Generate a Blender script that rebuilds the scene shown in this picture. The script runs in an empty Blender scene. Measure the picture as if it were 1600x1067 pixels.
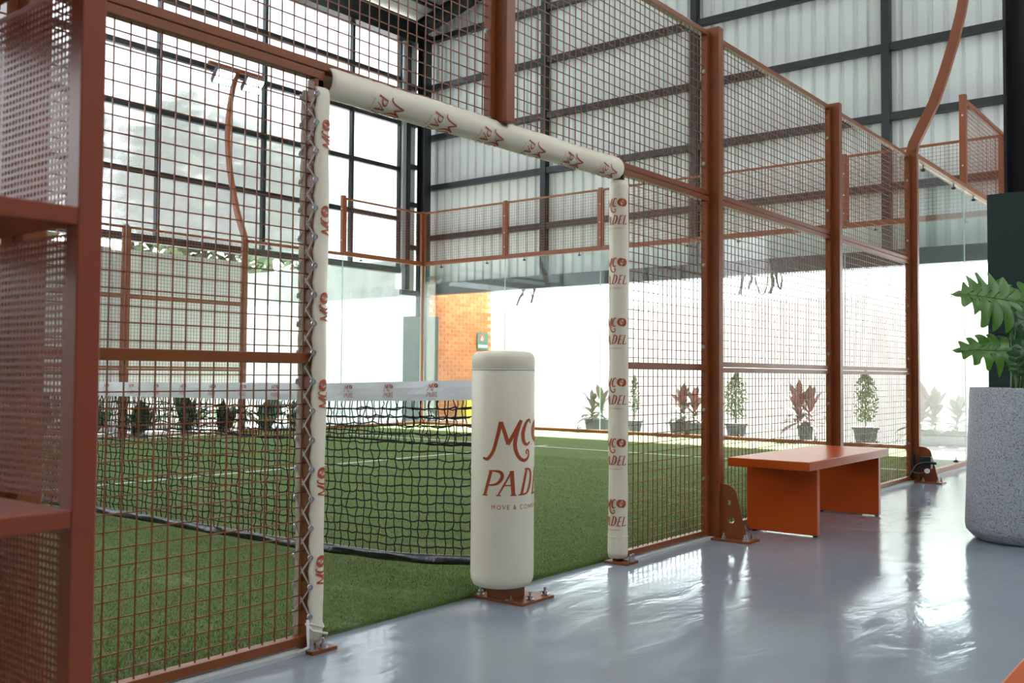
import bpy, bmesh, math, random
import numpy as np
from mathutils import Vector, Matrix
random.seed(7); rng = np.random.default_rng(7)
C = bpy.context.scene.collection
SC = bpy.context.scene
# ------------------------------------------------------------------ camera
F_PX, CAM, YAW, PITCH, ROLL = 1507.23, Vector((-3.2014, -2.6368, 0.9488)), 0.670607, 0.0343745, 0.0070559
fw = Vector((math.cos(YAW)*math.cos(PITCH), math.sin(YAW)*math.cos(PITCH), math.sin(PITCH)))
rt = Vector((math.sin(YAW), -math.cos(YAW), 0)); up = rt.cross(fw)
r2 = rt*math.cos(ROLL) + up*math.sin(ROLL); u2 = -rt*math.sin(ROLL) + up*math.cos(ROLL)
cd = bpy.data.cameras.new('camera'); cam = bpy.data.objects.new('camera', cd); C.objects.link(cam)
cam.matrix_world = Matrix(((r2.x, u2.x, -fw.x, CAM.x), (r2.y, u2.y, -fw.y, CAM.y), (r2.z, u2.z, -fw.z, CAM.z), (0, 0, 0, 1)))
cd.sensor_width = 36; cd.lens = F_PX/1600*36; cd.clip_start = .02; cd.clip_end = 300
cd.dof.use_dof = True; cd.dof.focus_distance = 5.5; cd.dof.aperture_fstop = 7.0
SC.camera = cam
# ------------------------------------------------------------------ sky, sun, exposure
w = bpy.data.worlds.new('world'); SC.world = w; w.use_nodes = True
bg = w.node_tree.nodes['Background']; bg.inputs[0].default_value = (.90, .95, 1.0, 1); bg.inputs[1].default_value = 4.5
sd = bpy.data.lights.new('sun', 'SUN'); sun = bpy.data.objects.new('sun', sd); C.objects.link(sun)
sd.energy = 40.0; sd.angle = math.radians(1.2); sd.color = (1, .95, .85)
SUN_EL, SUN_AZ = math.radians(40), math.radians(8)          # comes in over the yard wall from +X
sdir = Vector((math.cos(SUN_EL)*math.cos(SUN_AZ), math.cos(SUN_EL)*math.sin(SUN_AZ), math.sin(SUN_EL)))
sun.rotation_euler = sdir.to_track_quat('Z', 'Y').to_euler()
SC.view_settings.view_transform = 'Standard'; SC.view_settings.look = 'None'
SC.view_settings.gamma = 1; SC.view_settings.use_curve_mapping = False
SC.view_settings.exposure = 0.74

# ------------------------------------------------------------------ materials
MATS = {}
def mat(name, col, rough=.5, metal=0, spec=.5, noise=None, bump=None, coat=0, coords='Object'):
    m = bpy.data.materials.new(name); m.use_nodes = True; nt = m.node_tree; b = nt.nodes['Principled BSDF']
    b.inputs['Base Color'].default_value = (*col, 1); b.inputs['Roughness'].default_value = rough
    b.inputs['Metallic'].default_value = metal; b.inputs['Specular IOR Level'].default_value = spec
    b.inputs['Coat Weight'].default_value = coat
    tc = nt.nodes.new('ShaderNodeTexCoord')
    if noise:                                    # (scale, second colour, low, high)
        n = nt.nodes.new('ShaderNodeTexNoise'); n.inputs['Scale'].default_value = noise[0]; n.inputs['Detail'].default_value = 6
        nt.links.new(tc.outputs[coords], n.inputs['Vector'])
        mr = nt.nodes.new('ShaderNodeMapRange'); mr.inputs[1].default_value = noise[2]; mr.inputs[2].default_value = noise[3]
        nt.links.new(n.outputs['Fac'], mr.inputs[0])
        mx = nt.nodes.new('ShaderNodeMix'); mx.data_type = 'RGBA'; mx.inputs[6].default_value = (*col, 1); mx.inputs[7].default_value = (*noise[1], 1)
        nt.links.new(mr.outputs[0], mx.inputs[0]); nt.links.new(mx.outputs[2], b.inputs['Base Color'])
    if bump:                                     # (scale, strength, distance)
        n2 = nt.nodes.new('ShaderNodeTexNoise'); n2.inputs['Scale'].default_value = bump[0]; n2.inputs['Detail'].default_value = 4
        nt.links.new(tc.outputs[coords], n2.inputs['Vector'])
        bp = nt.nodes.new('ShaderNodeBump'); bp.inputs['Strength'].default_value = bump[1]; bp.inputs['Distance'].default_value = bump[2]
        nt.links.new(n2.outputs['Fac'], bp.inputs['Height']); nt.links.new(bp.outputs[0], b.inputs['Normal'])
    MATS[name] = m; return m
M_paint = mat('copper_brown_paint', (.245, .064, .016), .36, noise=(9, (.21, .054, .013), .35, .7), bump=(260, .05, .001))
M_wire = mat('copper_brown_wire', (.215, .056, .016), .35)
M_rack = mat('rack_paint', (.30, .066, .034), .38, bump=(300, .08, .001))
M_bench = mat('bench_orange_paint', (.56, .082, .006), .30, noise=(3, (.52, .074, .005), .3, .7), bump=(40, .03, .001))
M_cream = mat('cream_vinyl', (.82, .75, .61), .42, noise=(5, (.78, .71, .57), .3, .75), bump=(30, .08, .004))
M_print = mat('red_print', (.42, .068, .018), .5)
M_cord = mat('white_cord', (.72, .70, .66), .8)
M_steel = mat('zinc_steel', (.62, .63, .65), .28, metal=1)
M_black = mat('black_paint', (.008, .009, .011), .35, bump=(60, .05, .001))
M_blackp = mat('black_plastic', (.010, .010, .011), .45)
M_net = mat('net_cord', (.008, .008, .009), .7)
M_band = mat('black_vinyl_band', (.012, .012, .014), .3, bump=(25, .6, .01))
M_tape = mat('white_net_tape', (.80, .82, .88), .55, bump=(9, .25, .01))
M_green = mat('green_pad', (.007, .026, .025), .6, noise=(40, (.009, .031, .029), .4, .7), bump=(120, .1, .002))
M_conc = mat('pale_render', (.74, .75, .72), .9, noise=(1.3, (.62, .63, .59), .4, .75), bump=(7, .9, .03))
M_white = mat('white_render', (.72, .72, .70), .9, bump=(6, .8, .03))
M_passage = mat('stained_shaded_render', (.46, .48, .46), .9, noise=(.9, (.36, .38, .36), .45, .7), bump=(8, .9, .03))  # white render darkened to stand in for passage shade; the noise is staining
M_grey = mat('grey_render', (.27, .29, .28), .9, noise=(3, (.21, .23, .22), .4, .7), bump=(9, .8, .02))
M_sheet = mat('white_sheet_metal', (.56, .58, .58), .38, noise=(.8, (.51, .53, .53), .4, .7))
M_nearwall = mat('dark_blocker_sheet', (.20, .19, .18), .5)  # kept dark so the added unseen walls bounce little light
M_roof = mat('roof_sheet', (.52, .54, .53), .4)
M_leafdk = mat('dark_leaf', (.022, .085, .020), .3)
M_stem = mat('green_stem', (.10, .20, .05), .4)
M_soil = mat('soil', (.03, .02, .015), .95, bump=(60, .8, .02))
M_pot = mat('charcoal_pot', (.035, .042, .050), .6, noise=(6, (.06, .07, .08), .4, .8))
M_bark = mat('bark', (.10, .07, .05), .9, bump=(30, .6, .01))
M_red = mat('cordyline_red', (.22, .035, .05), .4, noise=(6, (.08, .05, .03), .4, .65))
M_olive = mat('cordyline_olive', (.09, .10, .05), .45, noise=(5, (.16, .06, .05), .45, .7))
M_shrub = mat('shrub_leaf', (.075, .14, .035), .5, noise=(7, (.20, .13, .04), .5, .75))
M_yellow = mat('yellow_plastic', (.75, .50, .02), .4)
M_sign = mat('sign_green', (.05, .16, .11), .5)
M_signw = mat('sign_white', (.8, .8, .8), .5)
M_signr = mat('sign_red', (.7, .06, .03), .5)
M_strap = mat('dark_strap', (.045, .035, .035), .6)
M_gasket = mat('pale_sealant', (.55, .57, .58), .6)
M_gutter = mat('galvanised', (.45, .47, .48), .45, metal=.6)
M_tree = mat('tree_leaf', (.055, .09, .04), .7)
M_ground = mat('pale_yard_paving', (.50, .49, .46), .9, noise=(2, (.44, .43, .40), .4, .7), bump=(20, .4, .01))

def leaf_mat():
    m = mat('glossy_leaf', (.058, .165, .016), .30, noise=(6, (.085, .215, .026), .35, .7))
    b = m.node_tree.nodes['Principled BSDF']
    tr = m.node_tree.nodes.new('ShaderNodeBsdfTranslucent'); tr.inputs[0].default_value = (.13, .32, .03, 1)
    mx = m.node_tree.nodes.new('ShaderNodeMixShader'); mx.inputs[0].default_value = .28
    out = m.node_tree.nodes['Material Output']; L = m.node_tree.links
    L.new(b.outputs[0], mx.inputs[1]); L.new(tr.outputs[0], mx.inputs[2]); L.new(mx.outputs[0], out.inputs[0])
    return m
M_leaf = leaf_mat()

def epoxy():
    m = mat('grey_epoxy', (.275, .312, .368), .10, spec=.85, noise=(1.1, (.24, .276, .332), .35, .7)); nt = m.node_tree; b = nt.nodes['Principled BSDF']
    tc = nt.nodes.new('ShaderNodeTexCoord'); mp = nt.nodes.new('ShaderNodeMapping'); mp.inputs['Scale'].default_value = (1, 2.6, 1); mp.inputs['Rotation'].default_value = (0, 0, .9)
    nt.links.new(tc.outputs['Object'], mp.inputs[0])
    n = nt.nodes.new('ShaderNodeTexNoise'); n.inputs['Scale'].default_value = 2.4; n.inputs['Detail'].default_value = 5; n.inputs['Distortion'].default_value = .8
    nt.links.new(mp.outputs[0], n.inputs['Vector'])
    n3 = nt.nodes.new('ShaderNodeTexNoise'); n3.inputs['Scale'].default_value = 14; n3.inputs['Detail'].default_value = 4
    nt.links.new(mp.outputs[0], n3.inputs['Vector'])
    ad = nt.nodes.new('ShaderNodeMath'); ad.operation = 'MULTIPLY_ADD'; ad.inputs[1].default_value = .12
    nt.links.new(n3.outputs['Fac'], ad.inputs[0]); nt.links.new(n.outputs['Fac'], ad.inputs[2])
    bp = nt.nodes.new('ShaderNodeBump'); bp.inputs['Strength'].default_value = .115; bp.inputs['Distance'].default_value = .03
    nt.links.new(ad.outputs[0], bp.inputs['Height']); nt.links.new(bp.outputs[0], b.inputs['Normal'])
    mr = nt.nodes.new('ShaderNodeMapRange'); mr.inputs[1].default_value = .35; mr.inputs[2].default_value = .7; mr.inputs[3].default_value = .07; mr.inputs[4].default_value = .19
    nt.links.new(n.outputs['Fac'], mr.inputs[0]); nt.links.new(mr.outputs[0], b.inputs['Roughness'])
    return m
M_epoxy = epoxy()

def turf():
    m = mat('green_turf', (.185, .245, .080), .85, spec=.15, noise=(55, (.125, .180, .052), .35, .65), bump=(420, .8, .012)); nt = m.node_tree; b = nt.nodes['Principled BSDF']
    base = b.inputs['Base Color'].links[0].from_socket
    tc = nt.nodes.new('ShaderNodeTexCoord'); mp = nt.nodes.new('ShaderNodeMapping'); mp.inputs['Scale'].default_value = (1.0, .42, 1)
    nt.links.new(tc.outputs['Object'], mp.inputs[0])
    n = nt.nodes.new('ShaderNodeTexNoise'); n.inputs['Scale'].default_value = 3.2; n.inputs['Detail'].default_value = 8; n.inputs['Roughness'].default_value = .72
    nt.links.new(mp.outputs[0], n.inputs['Vector'])
    mr = nt.nodes.new('ShaderNodeMapRange'); mr.inputs[1].default_value = .56; mr.inputs[2].default_value = .74; mr.inputs[4].default_value = .75
    nt.links.new(n.outputs['Fac'], mr.inputs[0])
    mx = nt.nodes.new('ShaderNodeMix'); mx.data_type = 'RGBA'; mx.inputs[7].default_value = (.36, .38, .24, 1)
    nt.links.new(mr.outputs[0], mx.inputs[0]); nt.links.new(base, mx.inputs[6]); nt.links.new(mx.outputs[2], b.inputs['Base Color'])
    return m
M_turf = turf()
M_blade = mat('turf_blade', (.120, .200, .052), .6, spec=.25, noise=(30, (.20, .27, .10), .4, .65))
def scuff(m):
    nt = m.node_tree; b = nt.nodes['Principled BSDF']; base = b.inputs['Base Color'].links[0].from_socket
    tc = nt.nodes.new('ShaderNodeTexCoord'); mp = nt.nodes.new('ShaderNodeMapping'); mp.inputs['Scale'].default_value = (1.0, .42, 1); nt.links.new(tc.outputs['Object'], mp.inputs[0])
    n = nt.nodes.new('ShaderNodeTexNoise'); n.inputs['Scale'].default_value = 3.2; n.inputs['Detail'].default_value = 8; n.inputs['Roughness'].default_value = .72; nt.links.new(mp.outputs[0], n.inputs['Vector'])
    mr = nt.nodes.new('ShaderNodeMapRange'); mr.inputs[1].default_value = .56; mr.inputs[2].default_value = .70; mr.inputs[4].default_value = .7; nt.links.new(n.outputs['Fac'], mr.inputs[0])
    mx = nt.nodes.new('ShaderNodeMix'); mx.data_type = 'RGBA'; mx.inputs[7].default_value = (.42, .44, .30, 1)
    nt.links.new(mr.outputs[0], mx.inputs[0]); nt.links.new(base, mx.inputs[6]); nt.links.new(mx.outputs[2], b.inputs['Base Color'])
scuff(M_blade)
M_line = mat('white_line_turf', (.75, .77, .72), .85, bump=(400, .6, .01))

def terrazzo():
    m = mat('grey_terrazzo', (.40, .42, .47), .55, bump=(90, .1, .002)); nt = m.node_tree; b = nt.nodes['Principled BSDF']
    tc = nt.nodes.new('ShaderNodeTexCoord'); v = nt.nodes.new('ShaderNodeTexNoise'); v.inputs['Scale'].default_value = 130; v.inputs['Detail'].default_value = 2
    nt.links.new(tc.outputs['Object'], v.inputs['Vector'])
    r = nt.nodes.new('ShaderNodeValToRGB'); e = r.color_ramp.elements
    e[0].position = .36; e[0].color = (.17, .18, .21, 1); e[1].position = .44; e[1].color = (.40, .42, .48, 1)
    x = r.color_ramp.elements.new(.60); x.color = (.43, .45, .50, 1); x = r.color_ramp.elements.new(.68); x.color = (.58, .60, .64, 1)
    nt.links.new(v.outputs['Fac'], r.inputs[0]); nt.links.new(r.outputs[0], b.inputs['Base Color']); return m
M_terr = terrazzo()

def glass():
    m = bpy.data.materials.new('clear_glass'); m.use_nodes = True; nt = m.node_tree; nt.nodes.clear(); o = nt.nodes.new('ShaderNodeOutputMaterial')
    t = nt.nodes.new('ShaderNodeBsdfTransparent'); t.inputs[0].default_value = (.93, .97, .955, 1)
    g = nt.nodes.new('ShaderNodeBsdfGlossy'); g.inputs['Roughness'].default_value = .02
    fc = nt.nodes.new('ShaderNodeLayerWeight'); pw = nt.nodes.new('ShaderNodeMath'); pw.operation = 'POWER'; pw.inputs[1].default_value = 5
    nt.links.new(fc.outputs['Facing'], pw.inputs[0]); lw = nt.nodes.new('ShaderNodeMath'); lw.operation = 'MULTIPLY_ADD'; lw.inputs[1].default_value = .90; lw.inputs[2].default_value = .035; nt.links.new(pw.outputs[0], lw.inputs[0])
    d = nt.nodes.new('ShaderNodeBsdfDiffuse'); d.inputs[0].default_value = (.85, .9, .88, 1)
    mx = nt.nodes.new('ShaderNodeMixShader'); nt.links.new(lw.outputs[0], mx.inputs[0]); nt.links.new(t.outputs[0], mx.inputs[1]); nt.links.new(g.outputs[0], mx.inputs[2])
    m2 = nt.nodes.new('ShaderNodeMixShader'); m2.inputs[0].default_value = .03; nt.links.new(mx.outputs[0], m2.inputs[1]); nt.links.new(d.outputs[0], m2.inputs[2])
    nt.links.new(m2.outputs[0], o.inputs[0]); return m
M_glass = glass()
M_gedge = mat('glass_edge', (.55, .72, .66), .3)

def poly(name, refr, rough, k=1.0):
    m = bpy.data.materials.new(name); m.use_nodes = True; nt = m.node_tree; nt.nodes.clear(); o = nt.nodes.new('ShaderNodeOutputMaterial')
    t = nt.nodes.new('ShaderNodeBsdfTranslucent'); t.inputs[0].default_value = (.86*k, .89*k, .90*k, 1)
    r = nt.nodes.new('ShaderNodeBsdfRefraction'); r.inputs['IOR'].default_value = 1.06; r.inputs['Roughness'].default_value = rough; r.inputs[0].default_value = (.93*k, .95*k, .96*k, 1)
    tc = nt.nodes.new('ShaderNodeTexCoord'); wv = nt.nodes.new('ShaderNodeTexWave'); wv.inputs['Scale'].default_value = 14; wv.inputs['Distortion'].default_value = .6
    nt.links.new(tc.outputs['Object'], wv.inputs['Vector'])
    bp = nt.nodes.new('ShaderNodeBump'); bp.inputs['Strength'].default_value = .5; bp.inputs['Distance'].default_value = .02
    nt.links.new(wv.outputs['Fac'], bp.inputs['Height']); nt.links.new(bp.outputs[0], r.inputs['Normal'])
    mx = nt.nodes.new('ShaderNodeMixShader'); mx.inputs[0].default_value = refr
    nt.links.new(t.outputs[0], mx.inputs[1]); nt.links.new(r.outputs[0], mx.inputs[2]); nt.links.new(mx.outputs[0], o.inputs[0]); return m
M_poly = poly('clear_polycarbonate', .86, .20, .70)
M_sky = poly('skylight_sheet', 0.0, .5, .50)

def brickm():
    out = []
    for i, c in enumerate([(.42, .125, .028), (.47, .155, .04), (.40, .118, .027), (.50, .185, .055)]):
        out.append(mat('orange_brick_%d' % i, c, .85, noise=(18, tuple(v*.8 for v in c), .4, .7), bump=(40, .5, .005)))
    return out
M_bricks = brickm()
M_mortar = mat('mortar', (.52, .30, .16), .95)
def emit(name, col, s):
    m = bpy.data.materials.new(name); m.use_nodes = True; b = m.node_tree.nodes['Principled BSDF']
    b.inputs['Base Color'].default_value = (.9, .9, .9, 1); b.inputs['Emission Color'].default_value = (*col, 1); b.inputs['Emission Strength'].default_value = s; return m
M_led = emit('led_panel', (1, .98, .94), 40)

# ------------------------------------------------------------------ mesh helpers
def tag(o, label=None, cat=None, group=None, kind=None):
    if label: o['label'] = label
    if cat: o['category'] = cat
    if group: o['group'] = group
    if kind: o['kind'] = kind
    return o
def empty(name, loc, label=None, cat=None, group=None, kind=None):
    o = bpy.data.objects.new(name, None); C.objects.link(o); o.location = loc; o.empty_display_size = .1
    return tag(o, label, cat, group, kind)
def world_loc(o):
    p = Vector((0, 0, 0))
    while o is not None: p += o.location; o = o.parent
    return p
class MB:
    def __init__(s): s.v = []; s.f = []
    def add(s, vs, fs):
        n = len(s.v); s.v += [tuple(p) for p in vs]; s.f += [tuple(i+n for i in f) for f in fs]; return s
    def box(s, x0, x1, y0, y1, z0, z1):
        return s.add([(x0,y0,z0),(x1,y0,z0),(x1,y1,z0),(x0,y1,z0),(x0,y0,z1),(x1,y0,z1),(x1,y1,z1),(x0,y1,z1)],
                     [(0,3,2,1),(4,5,6,7),(0,1,5,4),(1,2,6,5),(2,3,7,6),(3,0,4,7)])
    def tube(s, pts, r, n=8, cap=True, sq=False, ref=None):
        pts = [Vector(p) for p in pts]; rings = []
        rr = r if isinstance(r, (list, tuple)) else [r]*len(pts)
        for i, p in enumerate(pts):
            d = (pts[min(i+1, len(pts)-1)] - pts[max(i-1, 0)]).normalized()
            a = Vector(ref) if ref else (Vector((0, 0, 1)) if abs(d.z) < .9 else Vector((1, 0, 0)))
            u = d.cross(a).normalized(); v = d.cross(u)
            off = math.pi/4 if sq else 0
            rings.append([p + (u*math.cos(off+2*math.pi*k/n) + v*math.sin(off+2*math.pi*k/n))*rr[i] for k in range(n)])
        vs = [q for g in rings for q in g]; fs = []
        for i in range(len(pts)-1):
            for k in range(n):
                k2 = (k+1) % n; fs.append((i*n+k, (i+1)*n+k, (i+1)*n+k2, i*n+k2))
        if cap: fs += [tuple(range(n)), tuple(range((len(pts)-1)*n+n-1, (len(pts)-1)*n-1, -1))]
        return s.add(vs, fs)
    def prism(s, poly, origin, ax, ay, nrm, t):
        o = Vector(origin); ax = Vector(ax); ay = Vector(ay); nrm = Vector(nrm); n = len(poly)
        a = [o + ax*p[0] + ay*p[1] for p in poly]; b = [p + nrm*t for p in a]
        return s.add(a+b, [tuple(range(n-1, -1, -1)), tuple(range(n, 2*n))] + [(i, (i+1) % n, n+(i+1) % n, n+i) for i in range(n)])
    def lathe(s, prof, c, n=40):
        vs = [(c[0]+r*math.cos(2*math.pi*k/n), c[1]+r*math.sin(2*math.pi*k/n), c[2]+z) for r, z in prof for k in range(n)]
        fs = [(i*n+k, i*n+(k+1) % n, (i+1)*n+(k+1) % n, (i+1)*n+k) for i in range(len(prof)-1) for k in range(n)]
        fs += [tuple(range(n-1, -1, -1)), tuple(range((len(prof)-1)*n, len(prof)*n))]
        return s.add(vs, fs)
    def build(s, name, m, parent=None, bevel=0, smooth=False, kind=None, origin=None):
        off = world_loc(parent) if parent else Vector((0, 0, 0))
        o0 = Vector(origin) if origin else Vector((0, 0, 0))
        me = bpy.data.meshes.new(name)
        me.from_pydata([tuple(Vector(p)-off-o0) for p in s.v], [], s.f); me.update()
        if smooth: me.polygons.foreach_set('use_smooth', [True]*len(me.polygons))
        o = bpy.data.objects.new(name, me); C.objects.link(o); me.materials.append(m)
        o.location = o0
        if parent: o.parent = parent
        if bevel:
            b = o.modifiers.new('bevel', 'BEVEL'); b.width = bevel; b.segments = 2; b.limit_method = 'ANGLE'
        if kind: o['kind'] = kind
        return o
def box(name, m, parent, x0, x1, y0, y1, z0, z1, bevel=0):
    return MB().box(min(x0,x1), max(x0,x1), min(y0,y1), max(y0,y1), min(z0,z1), max(z0,z1)).build(name, m, parent, bevel)
def share(src, parent, loc, rot=None):
    o = src.copy(); C.objects.link(o); o.parent = parent; o.location = Vector(loc) - (world_loc(parent) if parent else Vector((0,0,0)))
    if rot: o.rotation_euler = rot
    return o
# one bolt mesh, shared: nut + stud, axis Z, and a bolt head, axis X
def hexm(name, parts, m):
    mb = MB()
    for p0, p1, r, n in parts: mb.tube([p0, p1], r, n)
    me = bpy.data.meshes.new(name); me.from_pydata(mb.v, [], mb.f); me.materials.append(m); return me
ME_nut = hexm('anchor_bolt', [((0,0,0),(0,0,.004),.017,12), ((0,0,.004),(0,0,.018),.012,6), ((0,0,.018),(0,0,.034),.006,8)], M_steel)
ME_head = hexm('bolt_head', [((0,0,0),(-.003,0,0),.011,12), ((-.003,0,0),(-.009,0,0),.008,6)], M_steel)
def inst(me, name, parent, loc, rot=None, scale=1):
    o = bpy.data.objects.new(name, me); C.objects.link(o)
    o.location = Vector(loc) - (world_loc(parent) if parent else Vector((0,0,0))); o.scale = (scale,)*3
    if rot: o.rotation_euler = rot
    if parent: o.parent = parent
    return o

# ================================================================== THE SETTING
XW, YW, YN = 11.5, 11.5, -1.3           # gable wall, glazed side wall, near column row
RIDGE = 5.1
def roofz(y): return 8.15 + .25*(6.4 - abs(y-RIDGE))
fl = MB().box(-9, 11.5, -11, 11.5, -.2, 0).build('floor', M_epoxy); tag(fl, kind='structure')
gd = MB().box(11.5, 30, -11, 34, -.2, -.004).box(-14, 11.5, 11.5, 34, -.2, -.004).build('ground', M_ground); tag(gd, kind='structure')
# court turf with its painted lines
tf = MB().box(-9, 9.96, .065, 9.96, 0, .012).build('floor_turf', M_turf); tag(tf, 'green artificial turf court with white lines', None, kind='structure')
box('court_line', M_line, tf, -6.975, 6.975, 4.975, 5.025, .0121, .0135)
box('court_line', M_line, tf, 6.925, 6.975, .09, 9.9, .0121, .0142)
box('court_line', M_line, tf, -6.975, -6.925, .09, 9.9, .0121, .0142)
box('court_line', M_line, tf, 6.975, 7.18, 4.975, 5.025, .0121, .0135)
# ---- gable wall: steel frame, girts, corrugated sheets
wb = empty('wall_back', (XW, 0, 0), 'white corrugated metal gable wall with black girts', None, kind='structure')
def sheet(y0, y1):
    mb = MB(); prof = []; y = y0
    while y < y1-.001:
        prof += [(y, 0), (y+.13, 0), (y+.155, .032), (y+.195, .032), (y+.22, 0)]; y += .22
    prof.append((y1, 0)); vs = []
    for (yy, d) in prof: vs += [(XW+.14+d, yy, 2.7), (XW+.14+d, yy, roofz(yy)+.34)]
    mb.add(vs, [(2*i, 2*i+2, 2*i+3, 2*i+1) for i in range(len(prof)-1)])
    o = mb.build('cladding_sheet', M_sheet, wb); s = o.modifiers.new('th', 'SOLIDIFY'); s.thickness = .004; return o
yy = -7.46  # sheets past the near column row are unseen, added to block sky reflections
while yy < 11.6: sheet(yy, yy+.88); yy += .88
for z in (3.80, 4.86, 5.92, 6.99, 8.02): 
    ya = max(YN, RIDGE-(6.4-(z-8.15)/.25)) if z > 8.15 else YN
    box('girt', M_black, wb, XW+.02, XW+.14, -7.0, YW-.05, z-.055, z+.055)
for y in (8.31, 5.11, 1.91, -1.29, -4.49): box('wall_post', M_black, wb, XW-.0, XW+.135, y-.06, y+.06, 2.8, roofz(y)-.3)
box('base_beam', M_black, wb, XW-.06, XW+.14, -7.0, YW-.35, 2.60, 2.84)
box('base_flashing', M_sheet, wb, XW+.14, XW+.20, -7.0, YW-.1, 2.60, 2.72)
# ---- corner columns with green pads
def column(name, x0, x1, y0, y1, top, pad, label, padlab):
    t = empty(name, ((x0+x1)/2, (y0+y1)/2, 0), label, None, kind='structure')
    mb = MB(); mb.box(x0, x1, y0, y0+.02, 0, top); mb.box(x0, x1, y1-.02, y1, 0, top); mb.box((x0+x1)/2-.01, (x0+x1)/2+.01, y0+.02, y1-.02, 0, top)
    mb.build('steel_section', M_black, t)
    px0, px1, py0, py1, ph = pad
    mb = MB(); mb.box(px0, px0+.05, py0, py1, .0, ph); mb.box(px1-.05, px1, py0, py1, .0, ph); mb.box(px0+.05, px1-.05, py0, py0+.05, .0, ph); mb.box(px0+.05, px1-.05, py1-.05, py1, 0, ph)
    o = mb.build('column_pad', M_green, t); o['label'] = padlab
    return t
column('trim_1', 11.15, 11.36, 11.1, 11.3, 8.0, (11.0, 11.42, 10.9, 11.5, 2.13), 'black steel column in the hall corner behind the court glass', 'teal green pad round the column foot')
column('trim_2', 4.04, 4.40, -1.52, -1.19, 8.0, (3.95, 4.48, -1.62, -1.10, 2.2), 'black steel column beside the grey planter', 'dark green pad round the column')
# ---- glazed side wall
wf = empty('wall_far', (5, YW, 0), 'tall polycarbonate glazed wall with black mullions and girts', None, kind='structure')
MX = [-5.06, -2.97, -.88, 1.21, 3.30, 5.39, 7.47, 9.56, 10.88]; GZ = [3.12, 4.15, 5.18, 6.15, 7.06, 7.86]
for i in range(len(MX)-1):
    for j in range(len(GZ)-1):
        o = box('glazing_pane', M_poly, wf, MX[i], MX[i+1], YW+.10, YW+.104, GZ[j], GZ[j+1])
for x in MX: box('mullion', M_black, wf, x-.03, x+.03, YW-.0, YW+.09, 3.06, 7.95)
for z in GZ[1:-1]: box('girt', M_black, wf, MX[0], 10.88, YW+.01, YW+.10, z-.045, z+.045)
box('sill_beam', M_black, wf, MX[0], 10.95, YW-.03, YW+.13, 3.02, 3.14)
box('end_jamb', M_gutter, wf, 10.88, 10.98, YW-.06, YW+.12, 2.7, 7.9)
for i, x in enumerate((10.98, 11.2)):
    box('corner_cladding', M_sheet, wf, x, x+.2, YW+.1, YW+.12, 2.6, 7.9)
for z in (3.6, 4.5, 5.3, 6.2, 7.0): box('corner_girt', M_black, wf, 10.98, 11.42, YW+.03, YW+.1, z-.05, z+.05)
MB().tube([(11.13, YW+.03, 2.7), (11.13, YW+.03, 8.0)], .05, 12).build('downpipe', M_black, wf)
box('eave_beam', M_black, wf, -6, 11.5, YW-.16, YW+.14, 7.86, 8.32)
box('corner_bracket', M_black, wf, 10.45, 11.3, YW-.5, YW-.42, 2.53, 2.63)
# ---- roof
ce = empty('ceiling', (5, RIDGE, 8.2), 'pitched sheet metal roof on black steel rafters', None, kind='structure')
def slope(x0, x1, ya, yb, m, name, lift=0):
    mb = MB(); za, zb = roofz(ya)+lift, roofz(yb)+lift
    mb.add([(x0, ya, za), (x1, ya, za), (x1, yb, zb), (x0, yb, zb), (x0, ya, za+.03), (x1, ya, za+.03), (x1, yb, zb+.03), (x0, yb, zb+.03)],
           [(0,1,2,3),(4,7,6,5),(0,4,5,1),(1,5,6,2),(2,6,7,3),(3,7,4,0)])
    return mb.build(name, m, ce)
strips = [(-9, -4.6, 0), (-4.6, -3.6, 1), (-3.6, -.2, 0), (-.2, .8, 1), (.8, 4.2, 0), (4.2, 5.2, 1), (5.2, 8.6, 0), (8.6, 9.6, 1), (9.6, 11.75, 0)]
for x0, x1, k in strips:
    for ya, yb in ((11.9, RIDGE), (RIDGE, -7.1)):
        slope(x0, x1, ya, yb, M_sky if k else M_roof, 'skylight_sheet' if k else 'roof_sheet', .33)
for x in (11.25, 5.2, -.9, -7):
    for ya, yb in ((11.45, RIDGE), (RIDGE, -1.3)):
        mb = MB(); za, zb = roofz(ya), roofz(yb)
        for xa, xb, d0, d1 in ((x-.09, x+.09, -.16, -.14), (x-.01, x+.01, -.14, .14), (x-.09, x+.09, .14, .16)):
            mb.add([(xa, ya, za+d0), (xb, ya, za+d0), (xb, yb, zb+d0), (xa, yb, zb+d0), (xa, ya, za+d1), (xb, ya, za+d1), (xb, yb, zb+d1), (xa, yb, zb+d1)],
                   [(0,3,2,1),(4,5,6,7),(0,1,5,4),(1,2,6,5),(2,3,7,6),(3,0,4,7)])
        mb.build('rafter', M_black, ce)
for y in (10.9, 9.7, 8.5, 7.3, 6.1, 4.1, 2.9, 1.7, .5, -.7): box('purlin', M_black, ce, -8, 11.4, y-.03, y+.03, roofz(y)+.18, roofz(y)+.30)
# ---- unseen walls behind the camera, added to hold back light
o = MB().box(-9, 11.6, -7.2, -7.0, 0, 6.2).build('wall_near_blocker', M_nearwall); tag(o, 'unseen dark wall added behind the walkway to cut light', kind='structure')
o = MB().box(-9.2, -9, -7.2, 11.5, 0, 9.0).build('wall_end_blocker', M_nearwall); tag(o, 'unseen dark wall added at the other end to cut light', kind='structure')
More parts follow.
